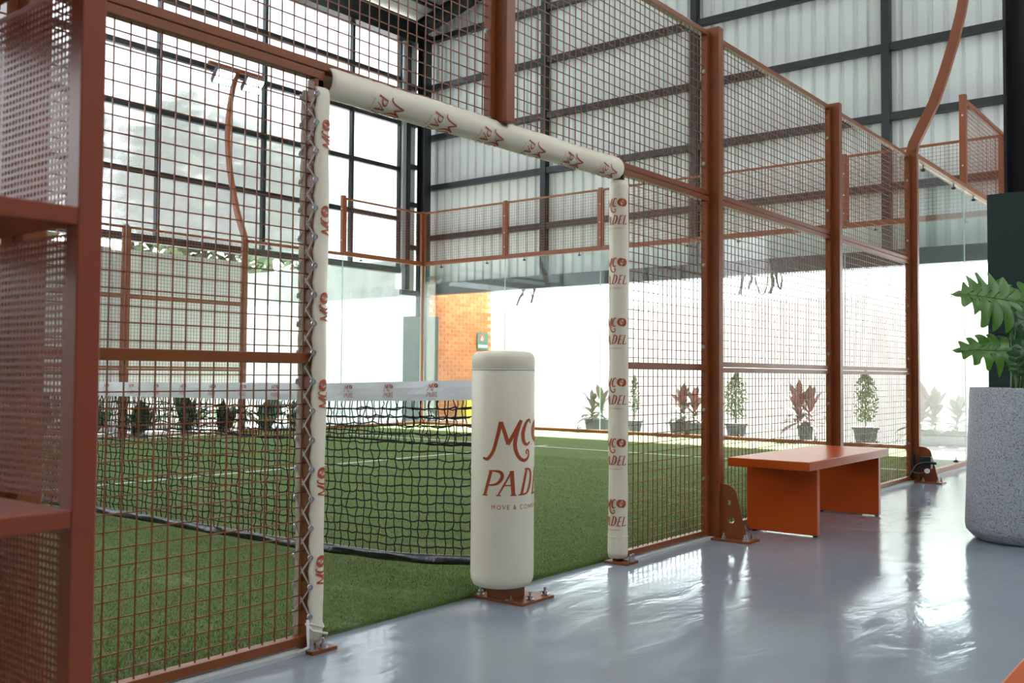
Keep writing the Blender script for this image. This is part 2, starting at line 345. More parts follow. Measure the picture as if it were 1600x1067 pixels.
# ---- yard walls
o = MB().box(13.5, 13.75, -11, 11.3, 0, 2.35).build('wall_yard', M_white); tag(o, 'rough white rendered yard wall beyond the court', kind='structure')
o = MB().box(-9, 7.5, 12.0, 12.25, 0, 2.95).build('wall_side', M_conc); tag(o, 'rough pale rendered garden wall behind the wire fence', kind='structure')
box('pilaster', M_gasket, o, 4.9, 5.08, 11.93, 12.0, 0, 2.9)
o = empty('wall_passage', (12.0, 15, 0), 'white passage wall with bare grey upper band', None, kind='structure')
box('painted_field', M_passage, o, 12.0, 12.25, 11.6, 20.5, 0, 2.67); box('bare_band', M_grey, o, 12.004, 12.25, 11.6, 20.5, 2.67, 3.5)
# brick return wall, every brick its own piece
bw = empty('wall_brick', (12.4, 11.2, 0), 'orange brick return wall with a small green sign', None, kind='structure')
box('mortar_core', M_mortar, bw, 11.46, 13.48, 11.215, 11.32, 0, 3.0)
mebr = []
for m in M_bricks:
    mb = MB().box(-.1135, .1135, .0, .03, -.0375, .0375); me = bpy.data.meshes.new('brick'); me.from_pydata(mb.v, [], mb.f); me.materials.append(m); mebr.append(me)
for j in range(35):
    z = .045 + j*.083
    for i in range(9):
        x = 11.46 + .119 + i*.238 - (.119 if j % 2 else 0)
        if x < 11.5 or x > 13.40: continue
        b = inst(random.choice(mebr), 'brick', bw, (x, 11.207 + random.uniform(-.002, .002), z))
# sealant strip under the near fence
o = MB().box(-4, -1.05, -.05, .05, 0, .014).box(1.02, 10, -.05, .05, 0, .014).build('trim_3', M_gasket); tag(o, 'pale sealant strip under the fence rail', kind='structure')

# ================================================================== FENCE
PITCH_W = .05; RW = .0019
def bar(mb, ax, base, s0, s1, d0, d1, z0, z1):
    if ax == 'x': mb.box(s0, s1, base+min(d0,d1), base+max(d0,d1), z0, z1)
    else: mb.box(base+min(d0,d1), base+max(d0,d1), s0, s1, z0, z1)
def wires(ax, base, s0, s1, z0, z1, out):
    mb = MB(); n = max(1, round((s1-s0)/PITCH_W)); k = (s1-s0)/n; r = RW
    for i in range(1, n):
        s = s0+i*k + random.uniform(-.0012, .0012); bar(mb, ax, base, s-r, s+r, -r+out*.0021, r+out*.0021, z0, z1)
    m = max(1, round((z1-z0)/PITCH_W)); q = (z1-z0)/m
    for j in range(1, m):
        z = z0+j*q + random.uniform(-.001, .001); bar(mb, ax, base, s0, s1, -r-out*.0021, r-out*.0021, z-r, z+r)
    return mb
def panel(ax, base, s0, s1, z0, z1, out, label, mid=None, grp=None, b=.030, d=.02):
    loc = ((s0+s1)/2, base, z0) if ax == 'x' else (base, (s0+s1)/2, z0)
    t = empty('mesh_fence_panel', loc, label, 'fence panel', grp)
    for za, zb in ((z0, z0+b), (z1-b, z1)):
        mb = MB(); bar(mb, ax, base, s0, s1, -d, d, za, zb); mb.build('frame_rail', M_paint, t, .002)
    for sa, sb in ((s0, s0+b), (s1-b, s1)):
        mb = MB(); bar(mb, ax, base, sa, sb, -d, d, z0+b, z1-b); mb.build('frame_stile', M_paint, t, .002)
    if mid is not None:
        mb = MB(); bar(mb, ax, base, s0+b, s1-b, -d, d, mid-.018, mid+.018); mb.build('middle_rail', M_paint, t, .002)
    mb = wires(ax, base, s0+b*.5, s1-b*.5, z0+b*.5, z1-b*.5, out); mb.build('wire_mesh', M_wire, t, kind='stuff')
    return t
def gusset_poly(w, h):
    pts = [(0, 0), (w, 0), (w*.62, h*.80)]
    for k in range(1, 7):
        a = k/6*math.pi/2; pts.append((w*.62 - (w*.50)*(1-math.cos(a))*1.0, h*.80 + h*.20*math.sin(a)))
    return pts + [(0, h)]
def post(X, Y, out, z0, z1, label, gusset=True, grp=None, bolts=(.35, .75, 1.12, 1.6, 2.2, 2.75), plate=True):
    t = empty('fence_post', (X, Y, z0), label, 'fence post', grp)
    box('upright', M_paint, t, X-.03, X+.03, Y+out*.08, Y-out*.02, z0+(.012 if plate else 0), z1, .003)
    if plate:
        box('base_plate', M_paint, t, X-.075, X+.075, Y+out*.285, Y-out*.035, 0, .012, .001)
        for dx, dy in ((-.05, -.12), (.05, -.12), (-.05, -.25), (.05, -.25)):
            inst(ME_nut, 'anchor_bolt', t, (X+dx, Y-out*dy, .012))
    if gusset:
        # plate with two real round holes: built as ring strips round each hole
        bm = bmesh.new(); poly = gusset_poly(.165, .31)
        vs = [bm.verts.new((0, Y+out*(.08+p[0]), .012+p[1])) for p in poly]
        edges = [bm.edges.new((vs[i], vs[(i+1) % len(vs)])) for i in range(len(vs))]
        for (hy, hz, hr) in ((.055, .205, .014), (.068, .105, .020)):
            hv = [bm.verts.new((0, Y+out*(.08+hy+hr*math.cos(a)), .012+hz+hr*math.sin(a))) for a in [2*math.pi*k/14 for k in range(14)]]
            edges += [bm.edges.new((hv[i], hv[(i+1) % 14])) for i in range(14)]
        bmesh.ops.triangle_fill(bm, edges=edges, use_beauty=True)
        me = bpy.data.meshes.new('gusset'); bm.to_mesh(me); bm.free()
        for v in me.vertices: v.co = Vector((v.co.x, v.co.y-Y, v.co.z-z0))
        g = bpy.data.objects.new('gusset', me); C.objects.link(g); me.materials.append(M_paint); g.parent = t; g.location = (-.004, 0, 0)
        so = g.modifiers.new('th', 'SOLIDIFY'); so.thickness = .008; so.offset = 1
    for z in bolts:
        if z0+.1 < z < z1: inst(ME_head, 'bolt', t, (X-.03 if False else X-.0755, Y+out*.006, z))
    return t
T = .045                                                             # half width between posts and panel
# near side posts
post(2, 0, -1, 0, 3.02, 'brown fence post with holed gusset between the doorway panel and the orange bench')
post(4, 0, -1, 0, 3.02, 'brown fence post behind the far end of the orange bench')
post(6, 0, -1, 0, 3.03, 'brown fence post that carries the curved lamp mast beside the glass')
post(-2, 0, -1, 0, 3.02, 'brown fence post behind the perforated rack')
t = post(0, 0, -1, 2.03, 3.02, 'short brown post standing on the padded doorway beam', gusset=False, plate=False, bolts=(2.42,))
def bay(x0, x1, lab, z=(.022, 1.0, 1.004, 2.012, 2.016, 3.0), names=('lower', 'middle', 'upper')):
    for i in range(3):
        panel('x', 0, x0+.031, x1-.031, z[2*i], z[2*i+1], -1, 'brown wire mesh panel, %s row, %s' % (names[i], lab))
bay(2, 4, 'in the fence bay behind the orange bench')
bay(4, 6, 'in the fence bay between the bench and the glass')
bay(-4, -2, 'in the fence bay seen through the rack holes')
panel('x', 0, -1.969, -1.005+.03, .022, 2.012, -1, 'tall brown wire mesh panel beside the laced doorway pad', mid=1.0)
panel('x', 0, 1.005-.03, 1.969, .022, 2.012, -1, 'tall brown wire mesh panel between the unlaced doorway pad and the holed gusset', mid=1.0)
panel('x', 0, -1.969, -.031, 2.016, 3.0, -1, 'brown wire mesh panel above the laced side of the doorway')
panel('x', 0, .031, 1.969, 2.016, 3.0, -1, 'brown wire mesh panel above the unlaced side of the doorway')
# far side
for X, lb in ((4, 'brown fence post across the court in front of the pale garden wall'), (6, 'brown fence post across the court under the lit floodlights')):
    post(X, 10, 1, 0, 3.02, lb, gusset=False)
for x0, lb in ((2, 'far fence bay next to the rack'), (4, 'far fence bay beside the lit lamp mast')):
    for i, (za, zb) in enumerate(((.022, 1.0), (1.004, 2.012), (2.016, 3.0))):
        panel('x', 10, x0+.031, x0+1.969, za, zb, 1, 'brown wire mesh panel, %s row, %s' % (('lower', 'middle', 'upper')[i], lb))
# ---- glass panels
def clamp_mesh():
    mb = MB(); mb.tube([(0,-.02,0),(0,.02,0)], .014, 10); mb.tube([(0,0,0),(0,0,.05)], .007, 6); mb.tube([(-.03,-.02,0),(.03,-.02,0)], .006, 6)
    me = bpy.data.meshes.new('glass_clamp'); me.from_pydata(mb.v, [], mb.f); me.materials.append(M_blackp); return me
ME_clamp = clamp_mesh()
def glasspanel(ax, base, s0, s1, z0, z1, label, grp):
    loc = ((s0+s1)/2, base, z0) if ax == 'x' else (base, (s0+s1)/2, z0)
    t = empty('glass_screen', loc, label, 'glass screen', grp)
    mb = MB(); bar(mb, ax, base, s0+.004, s1-.004, -.005, .005, z0, z1); mb.build('pane', M_glass, t)
    for s in (s0, s1-.004):
        mb = MB(); bar(mb, ax, base, s, s+.004, -.005, .005, z0, z1); mb.build('pane_edge', M_gedge, t)
    for s in (s0+.42, s1-.42):
        for z in (z1-.045, z0+.02):
            p = (s, base, z) if ax == 'x' else (base, s, z)
            inst(ME_clamp, 'glass_clamp', t, p, (0, 0, 0 if ax == 'x' else math.pi/2))
    return t
GZ0, GZ1 = .06, 2.985
glasspanel('x', 0, 6.04, 7.998, GZ0, GZ1, 'clear glass court wall panel next to the curved lamp mast', None)
glasspanel('x', 0, 8.002, 9.95, GZ0, GZ1, 'clear glass court wall panel behind the grey planter', None)
glasspanel('x', 10, 6.04, 7.998, GZ0, GZ1, 'clear glass court panel across the court next to the lit lamp mast', None)
glasspanel('x', 10, 8.002, 9.95, GZ0, GZ1, 'clear glass court panel across the court under the high corner mesh', None)
gl = ['glass end panel in front of the teal padded column and brick wall', 'glass end panel in front of the white yard wall beside the bricks', 'glass end panel in front of the bushy cordyline beside the narrow shrub',
      'glass end panel in front of the cone shaped shrub', 'glass end panel in front of the cordyline trough near the green padded column']
for i in range(5):
    glasspanel('y', 10, 8.002-2*i + (.035 if i == 4 else 0), 9.998-2*i - (.05 if i == 0 else 0), GZ0, GZ1, gl[i], None)
def rail(ax, base, s0, s1, z0, z1, d, label):
    mb = MB(); bar(mb, ax, base, s0, s1, -d, d, z0, z1); o = mb.build('glass_rail', M_paint, None, .003, origin=((s0+s1)/2, base, z0) if ax == 'x' else (base, (s0+s1)/2, z0)); return tag(o, label, 'rail')
rail('x', 0, 6.035, 9.96, .014, .06, .03, 'brown floor rail under the near glass panels')
rail('x', 0, 6.035, 9.96, 2.99, 3.035, .045, 'brown top rail over the near glass panels')
rail('x', 10, 6.035, 9.96, 0, .06, .03, 'brown floor rail under the glass across the court')
rail('x', 10, 6.035, 9.96, 2.99, 3.035, .03, 'brown top rail over the glass across the court')
rail('y', 10, .04, 9.96, 0, .06, .03, 'brown floor rail under the glass end wall')
rail('y', 10, .04, 9.96, 2.99, 3.035, .03, 'brown top rail over the glass end wall')
for X, Y, lb in ((10, 10, 'slim brown corner post behind the glass near the bricks'), (10, 0, 'slim brown corner post next to the black column'), (10, 8, 'slim brown post dividing the first high end mesh from the corner'), (10, 6, 'slim brown post of the end wall near the unlaced doorway pad'),
                 (10, 4, 'slim brown end wall post behind the holed gusset bay'), (10, 2, 'slim brown end wall post behind the bench bay')):
    low = Y in (0, 10)
    o = box('fence_post', M_paint, None, X-.03, X+.03, Y-.03, Y+.03, 0 if low else 3.035, 4.02, .003); tag(o, lb, 'fence post')
    for z in (3.2, 3.45, 3.75): inst(ME_head, 'bolt', o, (X-.03, Y, z), scale=.8)
for X, Y, lb in ((8, 0, 'brown upright starting the high mesh above the near glass'), (8, 10, 'brown upright starting the high mesh above the glass across the court')):
    o = box('fence_post', M_paint, None, X-.035, X+.035, Y-.035, Y+.035, 3.035, 4.03, .003); tag(o, lb, 'fence post')
    for z in (3.25, 3.8): inst(ME_head, 'bolt', o, (X-.035, Y, z), scale=.9)
hm = ['near the bricks and hall corner', 'left of the unlaced doorway pad', 'right of the unlaced doorway pad', 'behind the bench fence bay', 'beside the black column']
for i in range(5): panel('y', 10, 8.031-2*i, 9.969-2*i, 3.036, 4.0, -1, 'high brown mesh panel over the glass end wall, %s' % hm[i])
panel('x', 0, 8.036, 9.969, 3.036, 4.0, -1, 'high brown mesh panel over the near glass beside the black column')
panel('x', 10, 8.036, 9.969, 3.036, 4.0, 1, 'high brown mesh panel over the glass across the court')
# ---- lamp masts
prof = [(.0, 3.02), (.02, 3.10), (.11, 3.28), (.20, 3.46), (.29, 3.72), (.37, 3.98), (.43, 4.22), (.475, 4.46), (.50, 4.72), (.49, 5.0), (.45, 5.25), (.38, 5.50), (.27, 5.75)]
def mast(X, Y, out, label):
    t = empty('lamp_mast', (X, Y, 3.02), label, 'lamp mast')
    mb = MB(); ring = []
    for i, (u, z) in enumerate(prof):
        a = prof[max(i-1, 0)]; b = prof[min(i+1, len(prof)-1)]; d = Vector((0, out*(b[0]-a[0]), b[1]-a[1])).normalized()
        nrm = Vector((0, d.z, -d.y)); c = Vector((X, Y+out*(u+.03), z)); k = 1.0 - .35*i/len(prof)
        ring.append([c + Vector((sx*.03, 0, 0)) + nrm*(sy*.048*k) for sx, sy in ((-1,-1),(1,-1),(1,1),(-1,1))])
    n = len(ring); mb.add([p for g in ring for p in g], [(i*4+k, i*4+(k+1) % 4, (i+1)*4+(k+1) % 4, (i+1)*4+k) for i in range(n-1) for k in range(4)] + [(3,2,1,0), (n*4-4, n*4-3, n*4-2, n*4-1)])
    mb.build('curved_pole', M_paint, t, .003)
    yt, zt = Y+out*.27, 5.75
    box('cross_arm', M_paint, t, X-.55, X+.45, yt-.03, yt+.03, zt-.02, zt+.035, .003)
    for dx in (-.33, .22):
        # floodlight: housing, lens, bracket; face leans down and in over the court
        L = empty('floodlight', Vector((dx, yt-out*.10-Y, zt-.20-3.02))); L.parent = t; L.rotation_euler = (math.radians(-52*out), 0, 0)
        h = MB().box(-.17, .17, -.13, .13, 0, .045)
        for k in range(9): h.box(-.16+.04*k-.004, -.16+.04*k+.004, -.11, .11, .045, .08)
        for nm, mb2, mm in (('housing', h, M_blackp), ('lens', MB().box(-.15, .15, -.11, .11, -.004, 0), M_led), ('bracket', MB().tube([(-.18, 0, .02), (-.18, 0, .13), (.18, 0, .13), (.18, 0, .02)], .009, 6), M_blackp)):
            o = bpy.data.objects.new(nm, None); me = bpy.data.meshes.new(nm); me.from_pydata(mb2.v, [], mb2.f); me.materials.append(mm)
            bpy.data.objects.remove(o); o = bpy.data.objects.new(nm, me); C.objects.link(o); o.parent = L
    return t
mast(6, 10, 1, 'curved brown mast with two lit floodlights across the court')
mast(6, 0, -1, 'curved brown lamp mast rising from the post beside the glass')
# ---- plug box and hose on the gusset by the mast
t = empty('plug_box', (5.98, -.17, .08), 'black plug box with a thick black hose on the post gusset', 'plug box')
box('socket_box', M_blackp, t, 5.90, 5.972, -.20, -.10, .13, .24, .006)
box('clip_plate', M_blackp, t, 5.925, 5.955, -.05, -.02, .15, .25, .004)
MB().tube([(5.93, .00, .02), (5.93, -.03, .08), (5.92, -.07, .15), (5.90, -.12, .18), (5.89, -.18, .19), (5.89, -.25, .185)], .013, 10).build('hose', M_blackp, t, smooth=True)
MB().tube([(5.93, -.03, .10), (5.91, -.08, .085), (5.90, -.14, .09), (5.895, -.18, .11)], .010, 8).build('cable', M_blackp, t, smooth=True)
MB().tube([(5.899, -.17, .115), (5.885, -.17, .115)], .022, 16).build('hole_cap', M_signw, t)

# ================================================================== LOGO PRINT
def cat(pts, n=7):
    out = []
    for i in range(len(pts)-1):
        p0, p1, p2, p3 = pts[max(i-1,0)], pts[i], pts[i+1], pts[min(i+2, len(pts)-1)]
        for k in range(n):
            t = k/n; out.append(tuple(.5*((2*p1[j]) + (-p0[j]+p2[j])*t + (2*p0[j]-5*p1[j]+4*p2[j]-p3[j])*t*t + (-p0[j]+3*p1[j]-3*p2[j]+p3[j])*t**3) for j in range(len(p1))))
    out.append(tuple(pts[-1])); return out
def ln(a, b, w0, w1, n=4): return [(a[0]+(b[0]-a[0])*k/n, a[1]+(b[1]-a[1])*k/n, w0+(w1-w0)*k/n) for k in range(n+1)]
def arc(cx, cy, r, a0, a1, wf, n=14): return [(cx+r*math.cos(math.radians(a0+(a1-a0)*k/n)), cy+r*math.sin(math.radians(a0+(a1-a0)*k/n)), wf(k/n)) for k in range(n+1)]
ST = []
ST.append(cat([(.004,.462,.026),(.035,.448,.034),(.075,.455,.038),(.138,.55,.040),(.188,.725,.042),(.228,.905,.048)]))
ST.append(ln((.232,.905),(.318,.632,),.040,.050)); ST.append(ln((.312,.628),(.470,.905),.044,.046))
ST.append(cat([(.482,.925,.044),(.425,.77,.050),(.400,.62,.050),(.440,.49,.046),(.520,.428,.040),(.590,.455,.034),(.610,.52,.026),(.585,.558,.020),(.560,.535,.018),(.575,.503,.022)]))
ST.append(cat([(.640,.880,.022),(.616,.925,.030),(.560,.890,.042),(.512,.770,.056),(.522,.665,.050),(.572,.622,.036),(.632,.655,.020)]))
cx, cy, R = .835, .775, .165
ST.append(arc(cx, cy, R*.74, 75, 265, lambda t: R*.06+R*.56*math.sin(math.pi*t)**.8)); ST.append(arc(cx, cy, R*.74, 255, 445, lambda t: R*.06+R*.56*math.sin(math.pi*t)**.8))
ST.append(arc(cx+R*.02, cy+R*.22, R*.26, 90, 280, lambda t: R*.14)); ST.append(arc(cx+R*.02, cy-R*.24, R*.26, 95, -100, lambda t: R*.14))
ST.append(arc(cx+R*.26, cy+R*.10, R*.13, 0, 360, lambda t: R*.08))
ST += [ln((.112,.297),(.030,.005),.040,.040), ln((-.004,.006),(.068,.006),.016,.016,3), cat([(.085,.302,.016),(.16,.304,.022),(.232,.285,.038),(.246,.225,.042),(.200,.158,.034),(.130,.132,.022),(.068,.134,.016)])]
ST += [ln((.200,.005),(.362,.300),.020,.024), ln((.362,.304),(.385,.005),.052,.048), ln((.268,.128),(.37,.128),.016,.016,3), ln((.175,.006),(.235,.006),.014,.014,3), ln((.345,.006),(.425,.006),.014,.014,3)]
ST += [ln((.572,.318),(.492,.005),.040,.040), cat([(.540,.322,.016),(.600,.322,.022),(.648,.285,.042),(.655,.21,.050),(.625,.10,.044),(.570,.025,.026),(.450,.008,.016)])]
ST += [ln((.782,.318),(.702,.005),.040,.040), ln((.755,.314),(.868,.314),.018,.026,3), ln((.742,.162),(.820,.162),.016,.022,3), ln((.675,.009),(.800,.012),.018,.024,3)]
ST += [ln((.945,.318),(.865,.005),.040,.040), ln((.912,.314),(.985,.314),.014,.014,3), cat([(.838,.010,.018),(.920,.008,.022),(.985,.018,.026),(1.0,.075,.010)])]
def text_mesh(s, size):
    cu = bpy.data.curves.new('t', 'FONT'); cu.body = s; cu.size = size; cu.space_character = 1.35; o = bpy.data.objects.new('t', cu); C.objects.link(o)
    bpy.context.view_layer.update(); me = o.to_mesh(); vs = [(v.co.x, v.co.y) for v in me.vertices]; fs = [tuple(p.vertices) for p in me.polygons]
    o.to_mesh_clear(); bpy.data.objects.remove(o); bpy.data.curves.remove(cu); return vs, fs
TXT = text_mesh('MOVE & CONNECT', .078); tw = max(v[0] for v in TXT[0])
LOGO_V, LOGO_F = [], []
for st in ST:
    n0 = len(LOGO_V)
    for i, (x, y, wd) in enumerate(st):
        a = st[max(i-1, 0)]; b = st[min(i+1, len(st)-1)]; dx, dy = b[0]-a[0], b[1]-a[1]; l = math.hypot(dx, dy) or 1
        nx, ny = -dy/l*wd/2, dx/l*wd/2; LOGO_V += [(x+nx, y+ny), (x, y), (x-nx, y-ny)]
    for i in range(len(st)-1):
        for k in range(2): LOGO_F.append((n0+3*i+k, n0+3*i+k+1, n0+3*i+3+k+1, n0+3*i+3+k))
n0 = len(LOGO_V); LOGO_V += [(.115 + v[0]*.76/tw, -.165 + v[1]) for v in TXT[0]]; LOGO_F += [tuple(i+n0 for i in f) for f in TXT[1]]
def logo(parent, fn, name='logo_print'):
    mb = MB(); mb.add([fn(u, v) for u, v in LOGO_V], LOGO_F); o = mb.build(name, M_print, parent); return o

# ================================================================== NET POST
NP = Vector((-.01, -.06, 0)); NR = .1335
t = empty('net_post', (NP.x, NP.y, 0), 'round cream padded net post with big red lettering in the doorway', 'net post')
box('base_plate', M_paint, t, -.055, .165, -.205, .075, 0, .012, .001)
box('stub', M_paint, t, -.045, .065, -.125, -.005, .012, .12, .003)
for p in ((.14, -.175), (.03, -.18), (-.03, -.175 + .06), (.14, .04), (-.03, .04)): inst(ME_nut, 'anchor_bolt', t, (p[0], p[1], .012))
zb = .060
pr_ = [(.02, zb+.012), (NR-.03, zb+.006), (NR-.012, zb+.012), (NR-.002, zb+.035), (NR, zb+.06), (NR, .5), (NR, .965), (NR-.0025, .969), (NR-.0015, .973), (NR-.0005, .976), (NR+.001, 1.0), (NR+.0005, 1.02), (NR-.006, 1.035), (NR-.02, 1.044), (NR-.05, 1.048), (.02, 1.049)]
prof2 = []
for a, b in zip(pr_[:-1], pr_[1:]):
    prof2 += [a]
prof2.append(pr_[-1])
MB().lathe(prof2, (NP.x, NP.y, 0), 72).build('pad', M_cream, t, smooth=True)
MB().lathe([(NR+.0006, .9665), (NR+.0012, .968), (NR+.0012, .971), (NR+.0006, .9725)], (NP.x, NP.y, 0), 72).build('cap_seam', M_gasket, t, smooth=True)
a0 = math.atan2(CAM.y-NP.y, CAM.x-NP.x)
def on_np(u, v):
    a = a0 + (-.655 + u*.345/NR); r = NR+.0012; return (NP.x+r*math.cos(a), NP.y+r*math.sin(a), .452+v*.335)
logo(t, on_np)

# ================================================================== DOORWAY PADS
def sleeve(p0, p1, odir, half, ri, ro, nl=70, na=30, edge=.004, seed=1):
    rg = random.Random(seed); p0 = Vector(p0); p1 = Vector(p1); ax = (p1-p0).normalized(); o = Vector(odir).normalized(); s = ax.cross(o)
    mb = MB(); W = 2*(na+1); vs = []; ph = [rg.uniform(0, 6) for _ in range(6)]
    for i in range(nl+1):
        t = i/nl; c = p0 + (p1-p0)*t; L = (p1-p0).length*t
        wob = .0010*math.sin(9*L+ph[0]) + .0008*math.sin(23*L+ph[1]); hh = half + edge/ro*math.sin(63*L+ph[2])*1.2
        endr = min(1, (min(t, 1-t)*(p1-p0).length)/.02); sh = .93 + .07*math.sin(endr*math.pi/2)
        for R in (ro, ri):
            for k in range(na+1):
                a = hh + (2*math.pi-2*hh)*k/na; q = R
                if R == ro: q = R*sh + wob + .001*math.sin(3*a+11*L+ph[3])
                vs.append(c + (o*math.cos(a) + s*math.sin(a))*q)
    mb.v = [tuple(v) for v in vs]; n = na+1
    for i in range(nl):
        b = i*W; e = (i+1)*W
        for k in range(na): mb.f += [(b+k, b+k+1, e+k+1, e+k), (b+n+k, e+n+k, e+n+k+1, b+n+k+1)]
        mb.f += [(b, e, e+n, b+n), (b+na, b+n+na, e+n+na, e+na)]
    for b, fl_ in ((0, 0), (nl*W, 1)):
        for k in range(na):
            q = (b+k, b+n+k, b+n+k+1, b+k+1); mb.f.append(q if not fl_ else q[::-1])
    return mb
def ring_mesh():
    mb = MB(); mb.tube([(.008*math.cos(a), .008*math.sin(a), 0) for a in [2*math.pi*k/14 for k in range(15)]], .0028, 6, cap=False)
    me = bpy.data.meshes.new('eyelet'); me.from_pydata(mb.v, [], mb.f); me.materials.append(M_steel); return me
ME_eye = ring_mesh()
RO = .05
def jamb(X, odx, label, lab2):
    pt = empty('door_jamb', (X, 0, 0), 'square brown doorway jamb inside the %s' % lab2, 'door jamb')
    box('upright', M_paint, pt, X-.02, X+.02, -.02, .02, .012, 1.98, .002)
    box('base_plate', M_paint, pt, X-.05, X+.06, -.085, .05, 0, .012, .001)
    inst(ME_nut, 'anchor_bolt', pt, (X+(.045 if odx > 0 else -.035), -.062, .012)); inst(ME_nut, 'anchor_bolt', pt, (X+(.01), -.07, .012))
    t = empty('door_pad', (X, 0, .06), label, 'door pad')
    sleeve((X, 0, .028), (X, 0, 1.945), (odx, 0, 0), math.radians(52), .031, RO, seed=3 if odx < 0 else 4).build('sleeve', M_cream, t, smooth=True)
    return t
jl = jamb(-1.0, -1, 'cream doorway pad laced with white cord next to the tall mesh panel', 'laced cream doorway pad')
jr = jamb(1.0, 1, 'cream doorway pad with a column of upright red logos', 'unlaced cream doorway pad')
def lacing(t, A, B, ez, eyes):
    # A, B give the point on each pad edge at height index; a shoelace cross between them
    pA = [A(z) for z in ez]; pB = [B(z) for z in ez]
    l1 = []; l2 = []
    for i in range(len(ez)): (l1 if i % 1 == 0 else l2).append(pA[i] if i % 2 else pB[i]); l2.append(pB[i] if i % 2 else pA[i])
    MB().tube(l1, .0034, 6).build('lace', M_cord, t, smooth=True); MB().tube(l2, .0034, 6).build('lace', M_cord, t, smooth=True)
    if eyes:
        for P in (pA, pB):
            for p in P:
                d = Vector((p[0]+1.0, p[1], 0)); inst(ME_eye, 'eyelet', t, p, (math.pi/2, 0, math.atan2(d.y, d.x)+math.pi/2))
ha = math.radians(57)
def edge_pt(sgn):
    return lambda z: (-1.0 - (RO+.003)*math.cos(ha), sgn*(RO+.003)*math.sin(ha), z)
lacing(jl, edge_pt(-1), edge_pt(1), [.12+.1*i for i in range(19)], True)
MB().tube([(-1.04, -.035, .10), (-1.03, -.058, .075), (-.985, -.062, .06), (-.955, -.045, .05), (-.95, -.03, .03)], .005, 6).build('lace_knot', M_cord, jl, smooth=True)
MB().tube([(-1.035, -.04, .11), (-1.05, -.06, .07), (-1.06, -.075, .03), (-1.10, -.07, .018)], .005, 6).build('lace_tail', M_cord, jl, smooth=True)
MB().tube([(-1+ .052*math.cos(a), .052*math.sin(a), .085+.012*math.sin(2*a)) for a in [k*math.pi/9 - 2.4 for k in range(15)]], .0045, 6).build('lace_wrap', M_cord, jl, smooth=True)
MB().tube([(1+ .0505*math.cos(a), .0505*math.sin(a), .135) for a in [2*math.pi*k/24 for k in range(25)]], .0022, 6).build('seam', M_cream, jr, smooth=True)
WJ = .144
ar = math.atan2(CAM.y, CAM.x-1.0)
for k in range(6):
    zc = .235 + .305*k
    def fn(u, v, zc=zc):
        a = ar + (.80 + (u-1)*WJ/RO); r = RO+.0032; return (1+r*math.cos(a), r*math.sin(a), zc+(v-.3)*WJ)
    logo(jr, fn)
al = math.atan2(CAM.y, CAM.x+1.0)
for k in range(6):
    zc = .205 + .302*k
    def fn(u, v, zc=zc):
        a = al + 1.85 - (v-.45)*WJ/RO; r = RO+.0028; return (-1+r*math.cos(a), r*math.sin(a), zc+u*.118)
    logo(jl, fn)
bt = empty('door_pad', (0, 0, 1.935), 'cream padded sleeve laced over the top beam of the doorway', 'door pad')
RB = .056; zB = 1.994
sleeve((-.965, 0, zB-.012), (.965, 0, zB+.012), (0, -.10, 1), math.radians(22), .049, RB, nl=110, edge=.006, seed=9).build('sleeve', M_cream, bt, smooth=True)
l1 = []; l2 = []
for i in range(25):
    x = -.92+i*.0767; zz = zB + .0125*x; s = 1 if i % 2 else -1
    for sg, lst in ((s, l1), (-s, l2)):
        a = math.atan2(1, -.10) + sg*math.radians(30); lst.append((x, (RB+.003)*math.cos(a), zz+(RB+.003)*math.sin(a)))
for l in (l1, l2): MB().tube(l, .0022, 5).build('lace', M_gutter, bt)
ab = math.atan2(CAM.z-zB, CAM.y)
for k in range(6):
    xc = -.745 + .303*k
    def fn(u, v, xc=xc):
        a = ab - .32 + u*.150/RB; r = RB+.0032; x = xc + v*.150; return (x, r*math.cos(a), zB+.0125*x+r*math.sin(a))
    logo(bt, fn)

# ================================================================== NET
nt_ = empty('court_net', (0, 5, 0), 'black knotted court net with white printed top tape', 'net')
def ztop(y): u = min(y, 10-y)/5; return .928 - .016*min(1, u*5) - .04*u**.8
def zbot(y): u = min(y, 10-y); return .060 + .085*math.exp(-u/.55)
YS0, YS1 = .07, 9.93; NCY = 188; NR_ = 18
rg = random.Random(5)
def nodes(zt, zb_, rows, x, jit, thick):
    g = []
    for i in range(NCY+1):
        y = YS0 + (YS1-YS0)*i/NCY; col = []
        for j in range(rows+1):
            z = zt(y) + (zb_(y)-zt(y))*j/rows
            e = 0 if j in (0, rows) else 1
            col.append((x + rg.gauss(0, .004), y + rg.gauss(0, jit)*e, z + rg.gauss(0, jit*.8)*e))
        g.append(col)
    mb = MB()
    for j in range(1, rows+1):
        pts = []
        for i in range(NCY+1):
            p = g[i][j]; pts.append(p)
            if i < NCY: q = g[i+1][j]; pts.append(((p[0]+q[0])/2, (p[1]+q[1])/2, (p[2]+q[2])/2 - .0025 + rg.gauss(0, .0018)))
        mb.tube(pts, thick, 4, ref=(1, 0, 0))
    for i in range(NCY+1):
        pts = []
        for j in range(rows+1):
            p = g[i][j]; pts.append(p)
            if j < rows: q = g[i][j+1]; pts.append(((p[0]+q[0])/2, (p[1]+q[1])/2 + rg.gauss(0, .0035), (p[2]+q[2])/2))
        mb.tube(pts, thick, 4, ref=(1, 0, 0))
    for i in range(1, NCY):
        for j in range(1, rows):
            x_, y_, z_ = g[i][j]; k = .0066; mb.add([(x_-k,y_,z_),(x_+k,y_,z_),(x_,y_-k,z_),(x_,y_+k,z_),(x_,y_,z_-k),(x_,y_,z_+k)], [(0,2,4),(2,1,4),(1,3,4),(3,0,4),(2,0,5),(1,2,5),(3,1,5),(0,3,5)])
    return mb
